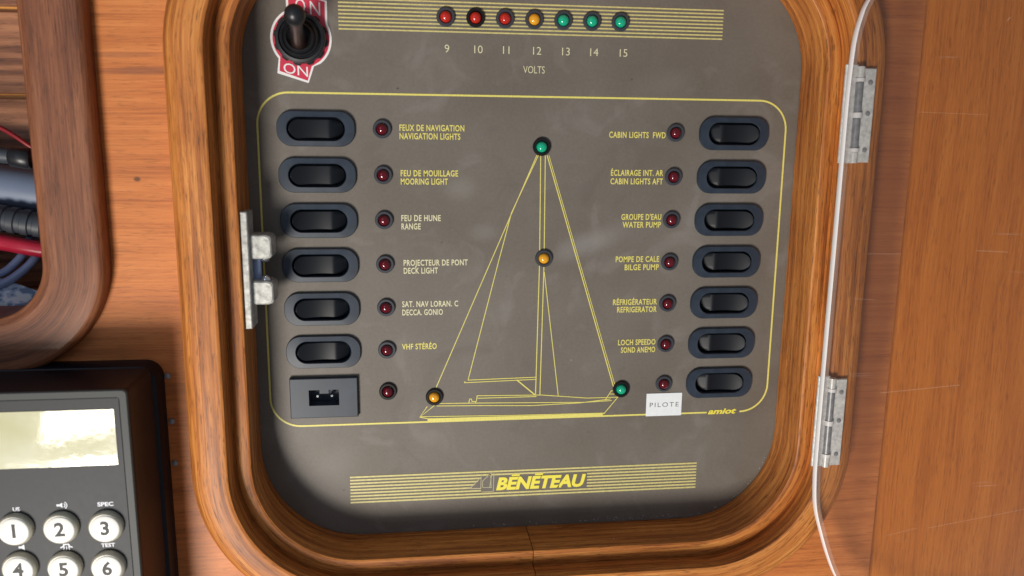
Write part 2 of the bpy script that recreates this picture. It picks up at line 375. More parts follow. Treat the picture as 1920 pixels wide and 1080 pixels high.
def ring_sweep(path, prof):
    V = []; F = []; U = []; s = 0.0; ss = []
    for i, (p, nn) in enumerate(path):
        if i: q = path[i-1][0]; s += math.hypot(p[0]-q[0], p[1]-q[1]) + 6*math.hypot(nn[0]-path[i-1][1][0], nn[1]-path[i-1][1][1])
        ss.append(s); V += [(p[0]+nn[0]*w, p[1]+nn[1]*w, h) for w, h in prof]
    t = [0.0]
    for a, b in zip(prof, prof[1:]): t.append(t[-1]+math.hypot(b[0]-a[0], b[1]-a[1]))
    m = len(prof)
    for i in range(len(path)-1):
        for k in range(m-1):
            F.append((i*m+k, (i+1)*m+k, (i+1)*m+k+1, i*m+k+1)); U.append([(ss[i], t[k]), (ss[i+1], t[k]), (ss[i+1], t[k+1]), (ss[i], t[k+1])])
    for e in (0, len(path)-1):
        F.append(tuple(e*m+k for k in range(m))); U.append([(prof[k][0], prof[k][1]) for k in range(m)])
    return V, F, U
def ring_ob(name, path, prof, mat, parent):
    V, F, U = ring_sweep(path, prof)
    # UVs have to follow recalculated winding: write them by vertex instead
    import bmesh
    o = ob(name, V, F, mat, parent, smooth=38)
    me = o.data; key = {}
    m = len(prof); t = [0.0]
    for a, b in zip(prof, prof[1:]): t.append(t[-1]+math.hypot(b[0]-a[0], b[1]-a[1]))
    s = 0.0; ss = []
    for i, (p, nn) in enumerate(path):
        if i: q = path[i-1][0]; s += math.hypot(p[0]-q[0], p[1]-q[1]) + 6*math.hypot(nn[0]-path[i-1][1][0], nn[1]-path[i-1][1][1])
        ss.append(s)
    ul = me.uv_layers.new(name='UVMap')
    for l in me.loops:
        i, k = divmod(l.vertex_index, m); ul.data[l.index].uv = (ss[i]*S, t[k]*S)
    return o

OP = (-99.3, 113.2, -111.4, 114.0, 39.5)              # the opening in front of the switch panel
LO = (-300.0, -164.3, -14.5, 205.0, 19.5)             # the opening of the locker on the left
def profile():
    P = [(0, .35), (0, 5), (0, 10), (0, 15), (0, 19.8), (.12, 20.6), (.6, 20.95), (.9, 21.0), (4.7, 21.0), (5.0, 20.9), (5.6, 20.0), (6.0, 20.0), (6.1, 20.6), (6.15, 24), (6.2, 29.0), (6.4, 29.7), (7.0, 30.05), (7.5, 30.1)]
    P += [(12.9, 30.2), (13.3, 30.1), (13.5, 29.75), (13.8, 29.7), (14.2, 29.65), (16.2, 29.1), (17.6, 28.2), (19.0, 26.6), (20.2, 24.3), (21.2, 21), (21.7, 18), (21.8, 16.05), (21.8, .35)]
    return P
full = rr_path(*OP, start=6.4)
half = len(full)//2
# the split at the top falls on the straight run nearest u = 6
top_i = min(range(20, len(full)-20), key=lambda i: abs(full[i][0][0]-6.4)+(0 if full[i][0][1] > 100 else 999))
frame = empty('moulded_frame', 7, -135, 0, label='glossy golden teak moulding with rounded corners framing the brown switch panel', cat='wooden frame')
hA = full[:top_i+1]; hB = full[top_i:]
hA = [((6.55, hA[0][0][1]), hA[0][1])] + hA[1:]; hB = hB[:-1] + [((6.25, hB[-1][0][1]), hB[-1][1])]
ring_ob('frame_half', hA, profile(), M_ring, frame)
ring_ob('frame_half', hB, profile(), M_ring, frame)

# ------------------------------------------------------------------ walls
import bmesh
def sheet_with_holes(name, outer, holes, h, mat, depth):
    bm = bmesh.new(); edges = []
    def add(pts):
        vs = [bm.verts.new(W(p[0], p[1], h)) for p in pts]
        for i in range(len(vs)): edges.append(bm.edges.new((vs[i], vs[(i+1) % len(vs)])))
    add(outer)
    for q in holes: add(q)
    bmesh.ops.triangle_fill(bm, use_beauty=True, use_dissolve=False, edges=edges)
    ret = bmesh.ops.extrude_face_region(bm, geom=list(bm.faces))
    for g in ret['geom']:
        if isinstance(g, bmesh.types.BMVert): g.co.y += depth*S
    bmesh.ops.recalc_face_normals(bm, faces=bm.faces)
    me = bpy.data.meshes.new(name); bm.to_mesh(me); bm.free(); me.materials.append(mat)
    o = bpy.data.objects.new(name, me); C.objects.link(o); return o
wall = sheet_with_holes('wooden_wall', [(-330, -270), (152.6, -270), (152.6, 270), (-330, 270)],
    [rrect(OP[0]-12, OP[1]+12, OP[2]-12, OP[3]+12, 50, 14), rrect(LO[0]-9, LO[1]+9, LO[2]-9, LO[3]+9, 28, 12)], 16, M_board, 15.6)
tag(wall, kind='structure')
V, F = box(152.75, 360, -270, 270, 0, 10.0, .3)
side = ob('side_wall', V, F, M_side, recenter=False); tag(side, kind='structure')
V, F = box(150, 158, -270, 270, -4, -1); tag(ob('wall_gap', V, F, M_black), kind='structure')

# locker behind the left opening
V, F = merge(box(-330, -150, -60, -30, -60, 0), box(-152, -148, -60, 240, -60, 0), box(-330, -153, 222, 240, -60, 0), box(-336, -312, -60, 240, -60, 0))
tag(ob('locker_wall', V, F, M_plank), kind='structure')
back = ob('back_wall', *box(-335, -146, -62, 242, -66, -51.2), M_gold_joint); tag(back, kind='structure')
for k, v in enumerate((-16.4, 23.6, 63.6, 97.7, 137.7, 177.7)):
    h = 39.2 if k != 2 else 33.2
    o = ob('plank', *box(-330, -153, v+.5, v+h-.4, -51.1, -49, .5), M_plank, back)

# left locker frame
rim = empty('locker_frame', -154, -37, 16, label='dark purplish brown moulded frame with a rounded corner round the cable locker', cat='wooden frame')
RP = [(0, -2), (0, 14), (0, 20.6), (.15, 21.4), (.6, 21.8), (.9, 21.9), (2.4, 22.55), (2.9, 22.7), (3.3, 22.75), (10, 23.0), (18.2, 23.0), (18.6, 22.95), (19.5, 22.5), (20.2, 21.6), (20.45, 20.6), (20.5, 20.0), (20.5, 15.0), (20.5, -2)]
ring_ob('frame_ring', rr_path(*LO, start=-230), RP, M_rim, rim)

# ------------------------------------------------------------------ switch panel
panel = empty('switch_panel', 7, -120, 0, label='taupe boat switch panel with a yellow sailboat diagram between two rows of rocker switches', cat='switch panel')
cuts = [crrect(-74.05, v, 21.6, 9.4, 4.6, 6) for v in (51, 34, 17, 0, -17, -34)] + [crrect(87.05, v, 21.6, 9.4, 4.6, 6) for v in (51, 34, 17, 0, -17, -34, -51)] + [[(-81, -56), (-68, -56), (-68, -48.4), (-81, -48.4)]]
pp = sheet_with_holes('panel_plate', rrect(OP[0]-5, OP[1]+5, OP[2]-5, OP[3]+5, 44, 14), cuts, 0, M_panel, 2.2)
pp.parent = panel; pp.location = -wloc(panel)
# printed outline and stripes
def outline():
    a = rrect(-95.1, 108.6, -64.2, 63.9, 11.5, 12)
    pts = a[:]   # broken where the maker's name stands
    i = 0
    start = [(97.0, -64.2)]; end = [(82.6, -64.2)]
    return start + pts + end
ob('printed_outline', *ribbon(outline(), .7), M_yellow, panel)
def stripes(v0, v1, n, u0, u1, skip=None, w=.5):
    out = []
    for i in range(n):
        v = v0+(v1-v0)*i/(n-1)
        if skip and skip[2] < v < skip[3]: out += [ribbon([(u0, v), (skip[0], v)], w), ribbon([(skip[1], v), (u1, v)], w)]
        else: out.append(ribbon([(u0, v), (u1, v)], w))
    return merge(*out)
ob('printed_stripes', *stripes(97.2, 86.7, 9, -64.9, 80.2, w=.55), M_gold, panel)
ob('printed_stripes', *stripes(-86.6, -97.5, 9, -65.5, 79.5, (-12.6, 32.0, -95.9, -88.2), .7), M_gold, panel)
# sailboat diagram
bd = []
def ln(*p, w=.32): bd.append(ribbon(list(p), w))
ln((8.6, 42.0), (-30.6, -49.8)); ln((9.2, 42), (-1.0, 19.9), (-5.9, .9), (-17.9, -47.2)); ln((10.1, 42.0), (10.35, 0), (9.6, -54.3), w=.36); ln((11.9, 42.0), (12.15, 0), (11.4, -54.3), w=.36)
ln((12.3, -3.5), (19.0, -54.8)); ln((12.6, 42.0), (42.3, -52.6), w=.4); ln((13.3, 42.0), (42.8, -51.6), w=.25)
ln((9.9, -46.7), (-17.9, -47.15)); ln((9.9, -47.6), (-19.3, -48.2), (-19.1, -47.6)); ln((1.8, -47.6), (9.5, -54.3), w=.5)
ln((-14.5, -56.2), (-14.2, -53.8), (12, -54.3), (31, -56.2), (44, -56.2)); ln((-14, -54.9), (10, -54.9)); ln((-29.5, -56.6), (-14, -56.9), (10, -57.5), (30, -58.0), (41.5, -57.6))
ln((-30.5, -57.6), (-14, -58.0), (8, -58.7), (28, -58.2), (41, -56.9)); ln((-17.6, -56.8), (-17.2, -55.1), (-16.5, -55.1), (-16.3, -56.2), (-14.8, -56.2), (-14.9, -57)); 
ln((-34.2, -57.6), (-37.3, -62.1), (-31.2, -57.2)); ln((-37.3, -62.1), (-34.2, -62.8)); ln((44.2, -56.0), (38.2, -63.4))
ln((43, -53.4), (41.2, -53.4), (38.6, -57.4)); ln((43.4, -54.8), (40.6, -54.8)); ln((-36.8, -61.9), (0, -62.6), (38.5, -62.9), w=.3); ln((-34.2, -63.3), (37.9, -63.6), w=1.15)
ob('sailboat_diagram', *merge(*bd), M_yellow, panel)
def label(u, lines, al='l', m=M_yellow, widths=None, cap=2.2):
    out = []
    for i, (s, v, w) in enumerate(lines): out.append(text(s, u, v, cap, w, al, bold=.022, space=1.1))
    o = ob('printed_label', *merge(*out), m, panel); return o
label(-43.6, [('FEUX DE NAVIGATION', 50.7, 24.3), ('NAVIGATION LIGHTS', 47.6, 22.8)])
label(-43.4, [('FEU DE MOUILLAGE', 33.8, 21.7), ('MOORING LIGHT', 30.7, 17.8)])
label(-43.4, [('FEU DE HUNE', 16.8, 15.0), ('RANGE', 13.6, 7.3)], m=M_cream_and_glare)  # yellow print, paled in colour to stand for glare
label(-42.8, [('PROJECTEUR DE PONT', -.5, 24.8), ('DECK LIGHT', -3.6, 13.2)], m=M_cream_and_glare)  # glare on yellow print, painted as cream
label(-43.6, [('SAT. NAV LORAN. C', -16.8, 21.8), ('DECCA. GONIO', -20.1, 15.8)], m=M_cream_and_glare)  # yellow lettering with the glare put into its colour
label(-43.9, [('VHF STÉRÉO', -33.9, 13.6)])
label(59.4, [('CABIN LIGHTS  FWD', 49.0, 22.6)], 'r')
label(59.1, [('ÉCLAIRAGE INT. AR', 34.4, 21.1), ('CABIN LIGHTS AFT', 31.1, 21.2)], 'r')
label(59.1, [("GROUPE D'EAU", 17.1, 16.3), ('WATER PUMP', 14.0, 15.7)], 'r')
label(59.0, [('POMPE DE CALE', .2, 17.9), ('BILGE PUMP', -3.1, 14.1)], 'r')
label(58.9, [('RÉFRIGÉRATEUR', -17.3, 18.3), ('REFRIGERATOR', -20.4, 16.5)], 'r')
label(59.0, [('LOCH SPEEDO', -34.1, 15.7), ('SOND ANEMO', -37.3, 14.4)], 'r')
for s, u in (('9', -25.7), ('10', -14.0), ('11', -3.6), ('12', 8.1), ('13', 19.1), ('14', 30.0), ('15', 41.4)):
    ob('printed_number', *text(s, u, 79.3, 2.8, None, 'c', bold=-.004), M_cream_and_glare, panel)
ob('printed_label', *text('VOLTS', 7.0, 72.5, 2.6, 8.2, 'c', bold=-.004), M_cream_and_glare, panel)
ob('maker_name', *text('amiot', 83.2, -64.9, 2.3, 12.4, 'l', bold=.035, shear=.3), M_logo, panel)
lx = []
for k in (1, 3):                                       # flat accents over the two Es
    w = max(p[0] for p in text_mesh('BENETEAU'[:k]+'E', .045, 0)[0]) / max(p[0] for p in text_mesh('BENETEAU', .045, 0)[0]) * 36.6
    lx.append(([(-6.3+w-3.0+dx+(1.35 if dv > 0 else 1.15), -88.95+dv, .2) for dx, dv in ((0, 0), (3.3, 0), (3.45, .75), (.15, .75))], [(0, 1, 2, 3)]))
ob('logo_lettering', *merge(text('BENETEAU', -6.3, -94.6, 5.0, 37.8, 'l', bold=.045, shear=.22, h=.2), *lx), M_logo, panel)
lg = [ribbon(p, .3) for p in ([(-17.2, -93.7), (-12.5, -88.8), (-12.6, -93.9), (-17.2, -93.7)], [(-11.9, -93.4), (-11.9, -90.6), (-8.6, -87.4), (-8.3, -93.6), (-11.9, -93.4)],
      [(-12.3, -95.4), (-7.4, -95.3), (-7.2, -87.2)], [(-8.9, -93.4), (-8.0, -86.6)])]
ob('logo_mark', *merge(*lg), M_pale, panel)
ob('logo_patch', *merge(*[([(p[0], p[1], .16) for p in q], [tuple(range(len(q)))]) for q in ([(-16.6, -93.5), (-12.8, -93.6), (-12.7, -89.5)], )]), M_panel, panel)

# rocker switches: bezel with an oval window, curved rocker tipped to one end
def rocker_switch(u, v, rot, first=[]):
    if not first:
        n = 10
        bz = loft([(crrect(0, 0, 28.4, 12.9, 5.6, n), 0), (crrect(0, 0, 28.4, 12.9, 5.6, n), .9), (crrect(0, 0, 27.9, 12.4, 5.4, n), 1.35), (crrect(0, 0, 21.4, 9.0, 4.45, n), 1.5),
                   (crrect(0, 0, 20.9, 8.5, 4.2, n), 1.2), (crrect(0, 0, 20.9, 8.5, 4.2, n), -5), (crrect(0, 0, 24, 11, 4.2, n), -5)], loop=True)
        sw = ob('rocker_switch', bz[0], bz[1], M_bezel, None, smooth=35, recenter=False)
        # rocker: long end raised, short end pressed below the bezel; a dished crown between them
        W_ = 19.5; H_ = 7.3; pts = crrect(0, 0, W_, H_, 3.6, 10)
        def zt(x):
            c = 4.6
            if x < c: t = (x+10)/(c+10); return 2.3 - 2.9*t + 1.3*(2*t-1)**2 - 1.3 + .75*t
            t = (x-c)/(10-c); return zt(c-1e-6) - 2.2*t - .5*t*t
        V = []; F = []; nx = 40
        xs = [-W_/2+W_*(.5-.5*math.cos(math.pi*i/nx)) for i in range(nx+1)]
        def halfw(x):
            d = max(0, abs(x)-(W_/2-3.65)); return math.sqrt(max(.02, 3.65**2-d*d))
        for x in xs:
            y = halfw(x); z = zt(x)
            for k, (yy, dz) in enumerate(((-1, -7), (-1, -.45), (-.9, -.08), (-.5, 0), (.5, 0), (.9, -.08), (1, -.45), (1, -7))): V.append((x, y*yy, z+dz if dz > -5 else -6))
        m = 8
        for i in range(nx):
            for k in range(m-1): F.append((i*m+k, (i+1)*m+k, (i+1)*m+k+1, i*m+k+1))
        F += [tuple(range(m)), tuple(range(nx*m, nx*m+m))]
        ob('rocker', V, F, M_rocker, sw, smooth=40, recenter=False)
        ob('switch_well', *loft([(crrect(0, 0, 24, 11, 4.2, n), -5.2), (crrect(0, 0, 24, 11, 4.2, n), -5.05)], True, True), M_black, sw)
        sw.parent = panel; first.append(sw); o = sw
        o.location = W(u, v, .02)-wloc(panel)
    else:
        o = copy_tree(first[0], panel, W(u, v, .02)-wloc(panel))
    o.rotation_euler = (0, rot, 0); return o
ROWS = [51, 34, 17, 0, -17, -34, -51]
for i, v in enumerate(ROWS):
    if i < 6: rocker_switch(-74.05, v, 0)
for v in ROWS: rocker_switch(87.05, v, math.pi)
# indicator lamps
_lamp = {}
def lamp(u, v, m, ring=M_ledring, r=3.5, bright=None):
    key = (m.name, ring.name)
    if key not in _lamp:
        o = ob('indicator_lamp', *loft([(circ(0, 0, 3.5), 0), (circ(0, 0, 3.45), .8), (circ(0, 0, 3.15), 1.15), (circ(0, 0, 2.5), 1.15), (circ(0, 0, 2.15), .6), (circ(0, 0, 2.15), .2)], False, True), ring, None, smooth=30, recenter=False)
        ob('lens', *loft([(circ(0, 0, 2.1), .25), (circ(0, 0, 2.1), .8), (circ(0, 0, 1.9), 1.4), (circ(0, 0, 1.5), 1.95), (circ(0, 0, .9), 2.3), (circ(0, 0, .35), 2.4)], False, True), m, o, smooth=50, recenter=False)
        o.parent = panel; _lamp[key] = o
    else: o = copy_tree(_lamp[key], panel)
    o.location = W(u, v, .02)-wloc(panel); return o
for i, v in enumerate(ROWS):
    lamp(-50+.05*i, v+.2, M_red, M_ledring if i < 6 else M_ledring_b); lamp(63.25, v+.1, M_red)
for i in range(7):
    o = lamp(-26.1+10.97*i, 91.9, (M_red2, M_red2, M_red2, M_amber, M_green, M_green, M_green)[i], M_ledring_b if i == 1 else M_ledring)
    tag(o, label='%s lamp above the number %d' % (('red', 'red', 'red', 'amber', 'green', 'green', 'green')[i], 9+i))
tag(lamp(10.4, 45.2, M_green, M_ledring_b), label='green lamp at the masthead of the sailboat drawing')
tag(lamp(12.0, 2.0, M_amber), label='amber lamp halfway up the drawn mast')
tag(lamp(-31.4, -53.7, M_amber, M_ledring_b), label='amber lamp at the left end of the drawn hull')
tag(lamp(45.2, -52.7, M_green, M_ledring_b), label='green lamp at the right end of the drawn hull')
# socket in place of the seventh left switch
sk = crrect
def L4(u0, u1, v0, v1): return [(u0, v0), (u1, v0), (u1, v1), (u0, v1)]
so = ob('power_socket', *loft([(L4(-87.4, -61.4, -60.4, -44.3), .02), (L4(-87.4, -61.4, -60.4, -44.3), 1.7), (L4(-87.1, -61.7, -60.1, -44.6), 2.0), (L4(-80.2, -68.6, -55.4, -49.0), 2.0), (L4(-80.2, -68.6, -55.4, -49.0), -5), (L4(-84, -64, -58, -46), -5)], loop=True), M_bezel, panel, smooth=20)
ob('socket_well', *box(-84, -64, -58, -46, -5.4, -5.1), M_black, so)
for u in (-77.0, -71.5): ob('socket_pin', *loft([(circ(u, -51.9, .75, 14), -5), (circ(u, -51.9, .75, 14), .3), (circ(u, -51.9, .45, 14), .8)], False, True), M_chrome, so, smooth=40)
ob('socket_key', *loft([(L4(-76.1, -72.6, -50.6, -49.0), -4.9), (L4(-76.1, -72.6, -50.6, -49.0), 1.6)], True, True), M_bezel, so)
# toggle switch with its red ON / ON plate
cx, cy = -78.3, 82.9
tg = empty('toggle_switch', cx, cy, 0); tg.parent = panel; tg.location = W(cx, cy, 0)-wloc(panel); tg['label'] = 'black toggle switch with a red ON plate at the top left of the panel'
def plate(d):
    top = [(-82.6-d, 101.5+d*.5), (-82.6-d, 92.5)]
    arcL = [(cx+(10.3+d)*math.cos(math.radians(a)), cy+(10.3+d)*math.sin(math.radians(a))) for a in range(125, 226, 8)]
    low = [(-86.6-d, 71.2-d), (-76.4+d*.4, 67.9-d), (-74.6+d, 73.3)]
    arcR = [(cx+(10.3+d)*math.cos(math.radians(a)), cy+(10.3+d)*math.sin(math.radians(a))) for a in range(-52, 30, 8)]
    up = [(-69.4+d, 89), (-69.3+d, 95.9+d*.5), (-76, 98.0+d)]
    return top[1:] + arcL + low + arcR + up + [(-82.6-d, 99.3+d)]
def flat(pts, h): return [(p[0], p[1], h) for p in pts], [tuple(range(len(pts)))]
ob('sticker_border', *loft([(plate(.55), .04), (plate(.55), .22)], False, True), M_sticker_w, tg)
ob('sticker', *flat(plate(-.25), .26), M_sticker_r, tg)
ob('sticker_lettering', *merge(text('O', -79.9, 92.2, 4.6, 3.5, 'l', h=.32, slope=-.12), text('N', -74.8, 91.4, 4.6, 3.6, 'l', h=.32, slope=-.12), text('ON', -84.9, 70.9, 3.5, 8.6, 'l', h=.32, slope=-.16)), M_sticker_w, tg)
def knurl(r, k=36, d=.35): return [(cx+(r-(d if i % 2 else 0))*math.cos(2*math.pi*i/(2*k)), cy+(r-(d if i % 2 else 0))*math.sin(2*math.pi*i/(2*k))) for i in range(2*k)]
def tab(r):
    out = []
    for i in range(72):
        a = i*5; rr = r
        if a % 30 < 15: rr = r-.75
        out.append((cx+rr*math.cos(math.radians(a)), cy+rr*math.sin(math.radians(a))))
    return out
ob('locking_washer', *loft([(tab(9.6), .3), (tab(9.6), 1.2), (tab(9.3), 1.4)], False, True), M_rubber, tg)
ob('collar', *loft([(circ(cx, cy, 8.9, 48), 1.4), (circ(cx, cy, 8.9, 48), 3.2), (circ(cx, cy, 8.5, 48), 3.9), (circ(cx, cy, 7.6, 48), 4.1), (circ(cx, cy, 7.1, 48), 3.2)], False, True), M_rubber, tg, smooth=35)
ob('boot', *loft([(circ(cx, cy, 6.9, 40), 3.0), (circ(cx, cy, 6.7, 40), 4.6), (circ(cx, cy, 6.1, 40), 5.2), (circ(cx, cy, 5.6, 40), 4.6), (circ(cx, cy, 5.1, 40), 5.6), (circ(cx, cy, 4.5, 40), 6.2), (circ(cx, cy, 4.0, 40), 5.4), (circ(cx, cy, 3.3, 40), 4.6)], False, True), M_rubber, tg, smooth=50)
bL, tL = Vector((-78.6, 81.0, 4.5)), Vector((-76.5, 87.2, 28.0))
M_lever = plain('brown_black_lever', (.022, .011, .007), .3, coat=.1)
ob('lever', *tube([bL+(tL-bL)*t for t in (0, .2, .45, .7, .84)], [2.9, 2.5, 2.15, 2.2, 2.5], 24), M_lever, tg, smooth=50)
tip = []
ax = (tL-bL).normalized()
ob('lever_tip', *tube([tL+ax*d for d in (-4.4, -3.6, -2.2, -.6, 1.0, 2.1, 2.8, 3.1)], [2.3, 2.8, 3.25, 3.45, 3.2, 2.5, 1.5, .5], 28), M_rubber, tg, smooth=60)

# handwritten-size paper label
pl = ob('paper_label', *loft([(L4(56.2, 71.4, -64.9, -55.1), .12), (L4(56.2, 71.4, -64.9, -55.1), .3)], True, True), M_paper, panel)
pl['label'] = 'small white paper label reading PILOTE'
ob('lettering', *text('PILOTE', 63.9, -61.0, 1.9, 12.4, 'c', h=.36, bold=-.01, space=1.25), M_ink, pl)

# ball catch on the left inside face of the frame
ca = empty('ball_catch', -98, 1, 12); ca.parent = frame; ca.location = W(-98, 1, 12)-wloc(frame); ca['label'] = 'grey metal double ball catch screwed inside the left side of the frame'
ob('catch_plate', *box(-98.9, -96.6, -19.9, 22.0, 9, 19.6, .3), M_catch, ca)
for v0, v1 in ((4.9, 13.7), (-11.7, -3.0)):
    def bo(d): return [(-96.6, v0+d), (-91.0-d, v0+d), (-89.6-d, v0+.5+d), (-89.1-d, v0+1.4+d), (-89.1-d, v1-1.4-d), (-89.6-d, v1-.5-d), (-91.0-d, v1-d), (-96.6, v1-d)]
    hs = loft([(bo(0), 8), (bo(0), 16.2), (bo(.15), 16.7), (bo(.6), 17.1)], True, True)
    ho = ob('ball_housing', *hs, M_catch, ca)
    s = 1 if v0 < 0 else -1; e = v1 if v0 < 0 else v0
    ob('ball', *tube([(-92.2, e-s*.3, 13), (-92.2, e+s*.4, 13), (-92.2, e+s*1.1, 13), (-92.2, e+s*1.6, 13)], [1.9, 1.8, 1.3, .5], 18), M_chrome, ho, smooth=60)
ob('catch_block', *tube([(-95.4, -3.05, 11.5), (-95.4, 4.95, 11.5)], 1.5, 16), M_wire_blue, ca, smooth=50)

# ------------------------------------------------------------------ acrylic door, opened flat to the right
door = empty('acrylic_door', 113.5, -6, 31, label='open clear acrylic door with a white rounded edge, hinged right of the switch panel', cat='acrylic door')
edge = smooth_path([(330, 142, 0), (200, 140, 0), (150, 131, 0), (128, 112, 0), (118.2, 97.2, 0), (115.4, 89.8, 0), (114.0, 82.3, 0), (113.4, 72, 0), (113.1, 60, 0), (113.1, 36, 0), (113.0, 0, 0), (112.9, -37, 0), (112.9, -68, 0),
    (113.2, -80, 0), (114.3, -91, 0), (117.3, -101.2, 0), (121.6, -113, 0), (126.4, -122.8, 0), (136, -137, 0), (154, -150, 0), (200, -158, 0), (330, -160, 0)], 5)
out = [(p.x, p.y) for p in edge]
H0, H1 = 34.3, 37.1
ob('acrylic_sheet', *loft([(out, H0), (out, H1)], True, True), M_acrylic, door)
er = ribbon(out, .2)
V = []; F = []
ne = len(out)
for (x, y) in out: V += [(x-.02, y, H0-.02), (x-.16, y, H0+.2), (x-.16, y, H1-.2), (x-.02, y, H1+.02), (x+.12, y, H1+.02), (x+.12, y, H0-.02)]
for i in range(ne-1):
    for k in range(6): j = (k+1) % 6; F.append((i*6+k, (i+1)*6+k, (i+1)*6+j, i*6+j))
ob('polished_edge', V, F, M_edge, door, smooth=40)
def thin_mat(name, col, keep, rough=.4):
    m, nt, b = mat_new(name); b.inputs['Base Color'].default_value = (*col, 1); b.inputs['Roughness'].default_value = rough
    t = N(nt, 'ShaderNodeBsdfTransparent'); x = N(nt, 'ShaderNodeMixShader'); x.inputs[0].default_value = keep
    nt.links.new(t.outputs[0], x.inputs[1]); nt.links.new(b.outputs[0], x.inputs[2]); nt.links.new(x.outputs[0], nt.nodes['Material Output'].inputs['Surface']); return m
for o_ in door.children:
    if o_.name.startswith('polished_edge'): o_.data.materials[0] = thin_mat('frosted_edge', (1, .97, .97), .95)
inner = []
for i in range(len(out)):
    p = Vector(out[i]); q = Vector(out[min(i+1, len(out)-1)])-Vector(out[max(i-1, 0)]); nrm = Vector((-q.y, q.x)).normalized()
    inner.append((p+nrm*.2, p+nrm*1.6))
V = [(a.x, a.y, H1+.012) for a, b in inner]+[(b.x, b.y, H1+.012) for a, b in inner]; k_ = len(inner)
ob('painted_edge_reflection', V, [(i, i+1, k_+i+1, k_+i) for i in range(k_-1)], thin_mat('milky_reflection', (.9, .74, .66), .16, .3), door)  # reflection inside the acrylic edge, painted as a pale strip
sc_l = []
for (a, b, w) in (((135.8, -45.2), (168.4, -43.0), 0.35), ((161.9, -101.8), (202.8, -95.9), 0.3), ((168.5, 9.0), (181.6, 8.3), 0.4), ((139.4, 58.9), (166.3, 58.3), 0.18), ((125.2, 8.1), (138.8, 8.0), 0.25), ((171.2, 91.9), (169.9, 90.9), 0.8), ((121.6, -8.5), (130.0, -9.1), 0.2), ((146.1, -39.8), (145.8, -40.7), 0.7), ((144.1, -104.2), (157.4, -101.5), 0.25)):
    sc_l.append(([(a[0], a[1]-w/2, H1+.02), (b[0], b[1]-w/2, H1+.02), (b[0], b[1]+w/2, H1+.02), (a[0], a[1]+w/2, H1+.02)], [(0, 1, 2, 3)]))
so_ = ob('scratches', *merge(*sc_l), thin_mat('scratched_acrylic', (.95, .74, .55), .12), door); so_['kind'] = 'stuff'
def hinge(v0, v1, du):
    hg = empty('hinge', 118+du, (v0+v1)/2, 31); hg.parent = door; hg.location = W(118+du, (v0+v1)/2, 31)-wloc(door)
    ob('hinge_leaf', *box(115.0+du, 119.6+du, v0, v1+.6, 30.4, 31.6, .2), M_steel, hg)
    ob('hinge_leaf', *box(121.6+du, 126.3+du, v0+.3, v1-.6, 30.5, 32.0, .25), M_steel, hg)
    for f in (.14, .52, .84):
        vv = v0+(v1-v0)*f; sc_ = ob('hinge_screw', *loft([(circ(124.2+du, vv, .95, 16), 31.9), (circ(124.2+du, vv, .9, 16), 32.15), (circ(124.2+du, vv, .5, 16), 32.25)], False, True), M_steel_d, hg, smooth=40)
    segs = [(v0, v0+4.0, 1.45, M_steel), (v0+4.0, v0+5.4, 1.75, M_band), (v0+5.4, (v0+v1)/2-1, 1.4, M_steel_d), ((v0+v1)/2-1, (v0+v1)/2+1, 1.75, M_band), ((v0+v1)/2+1, v1-5.4, 1.4, M_steel_d), (v1-5.4, v1-4.0, 1.75, M_band), (v1-4.0, v1, 1.45, M_steel)]
    for a, b, r, m in segs: ob('knuckle', *tube([(120.2+du, a+.06, 31.9), (120.2+du, b-.06, 31.9)], r, 18), m, hg, smooth=50)
hinge(40.6, 74.6, -.5); hinge(-76.2, -40.4, -1.0)

# ------------------------------------------------------------------ keypad instrument, bottom left
kp = empty('keypad_instrument', -180, -140, 16, label='black keypad instrument with a pale display and round white number buttons', cat='instrument')
def case(d, r): return rrect(-235+d, -129.0-d, -240+d, -31.2-d, r, 8)
ob('case', *loft([(case(0, 6), 16.1), (case(0, 6), 21.5), (case(.7, 5.6), 23.2), (case(2.0, 5), 23.8), (case(2.6, 4.8), 26.5), (case(3.2, 4.6), 27.6), (case(4.2, 4.2), 27.6), (case(4.6, 4), 26.2)], True, True), M_case, kp, smooth=30)
def fr(d, r=1.6): return rrect(-232+d, -131.6-d, -236+d, -33.0-d, r, 5)
ob('housing', *loft([(fr(-1.2, 2.4), 25.5), (fr(-.3, 2.0), 43), (fr(-.1), 44.6)], True, True), M_case, kp, smooth=30)
ob('face_rim', *loft([(fr(0), 44.6), (fr(0), 45.9), (fr(.35, 1.4), 46.2), (fr(2.4, .8), 46.2), (fr(2.7, .6), 45.8), (fr(2.7, .6), 44.7)], loop=True), M_face_edge, kp, smooth=25)
ob('face_plate', *box(-229.2, -134.4, -233.2, -35.8, 44.7, 45.9), M_face, kp)
ls = ob('display', *box(-186, -136.0, -58.6, -39.4, 45.95, 46.15, .05), M_lcd, kp)
def disp(v): return v
for i, (u, v) in enumerate(((-169.3, -79.3), (-155.3, -79.5), (-141.3, -79.8), (-169.3, -93.1), (-155.3, -93.7), (-141.7, -94.2))):
    b = ob('button', *loft([(circ(u, v, 5.5, 40), 45.95), (circ(u, v, 5.5, 40), 46.9), (circ(u, v, 5.3, 40), 47.5), (circ(u, v, 4.8, 40), 48.1)], False, True), M_button_rim, kp, smooth=40)
    ob('button_cap', *loft([(circ(u+.15, v-.1, 4.7, 36), 48.0), (circ(u+.15, v-.1, 4.55, 36), 48.4), (circ(u+.15, v-.1, 4.35, 36), 48.5), (circ(u+.15, v-.1, 2, 36), 48.55)], False, True), M_button, b, smooth=60)
    ob('numeral', *text(str(i+1), u+.2, v-2.0, 4.4, None, 'c', h=48.6, bold=.035), M_ink, b)
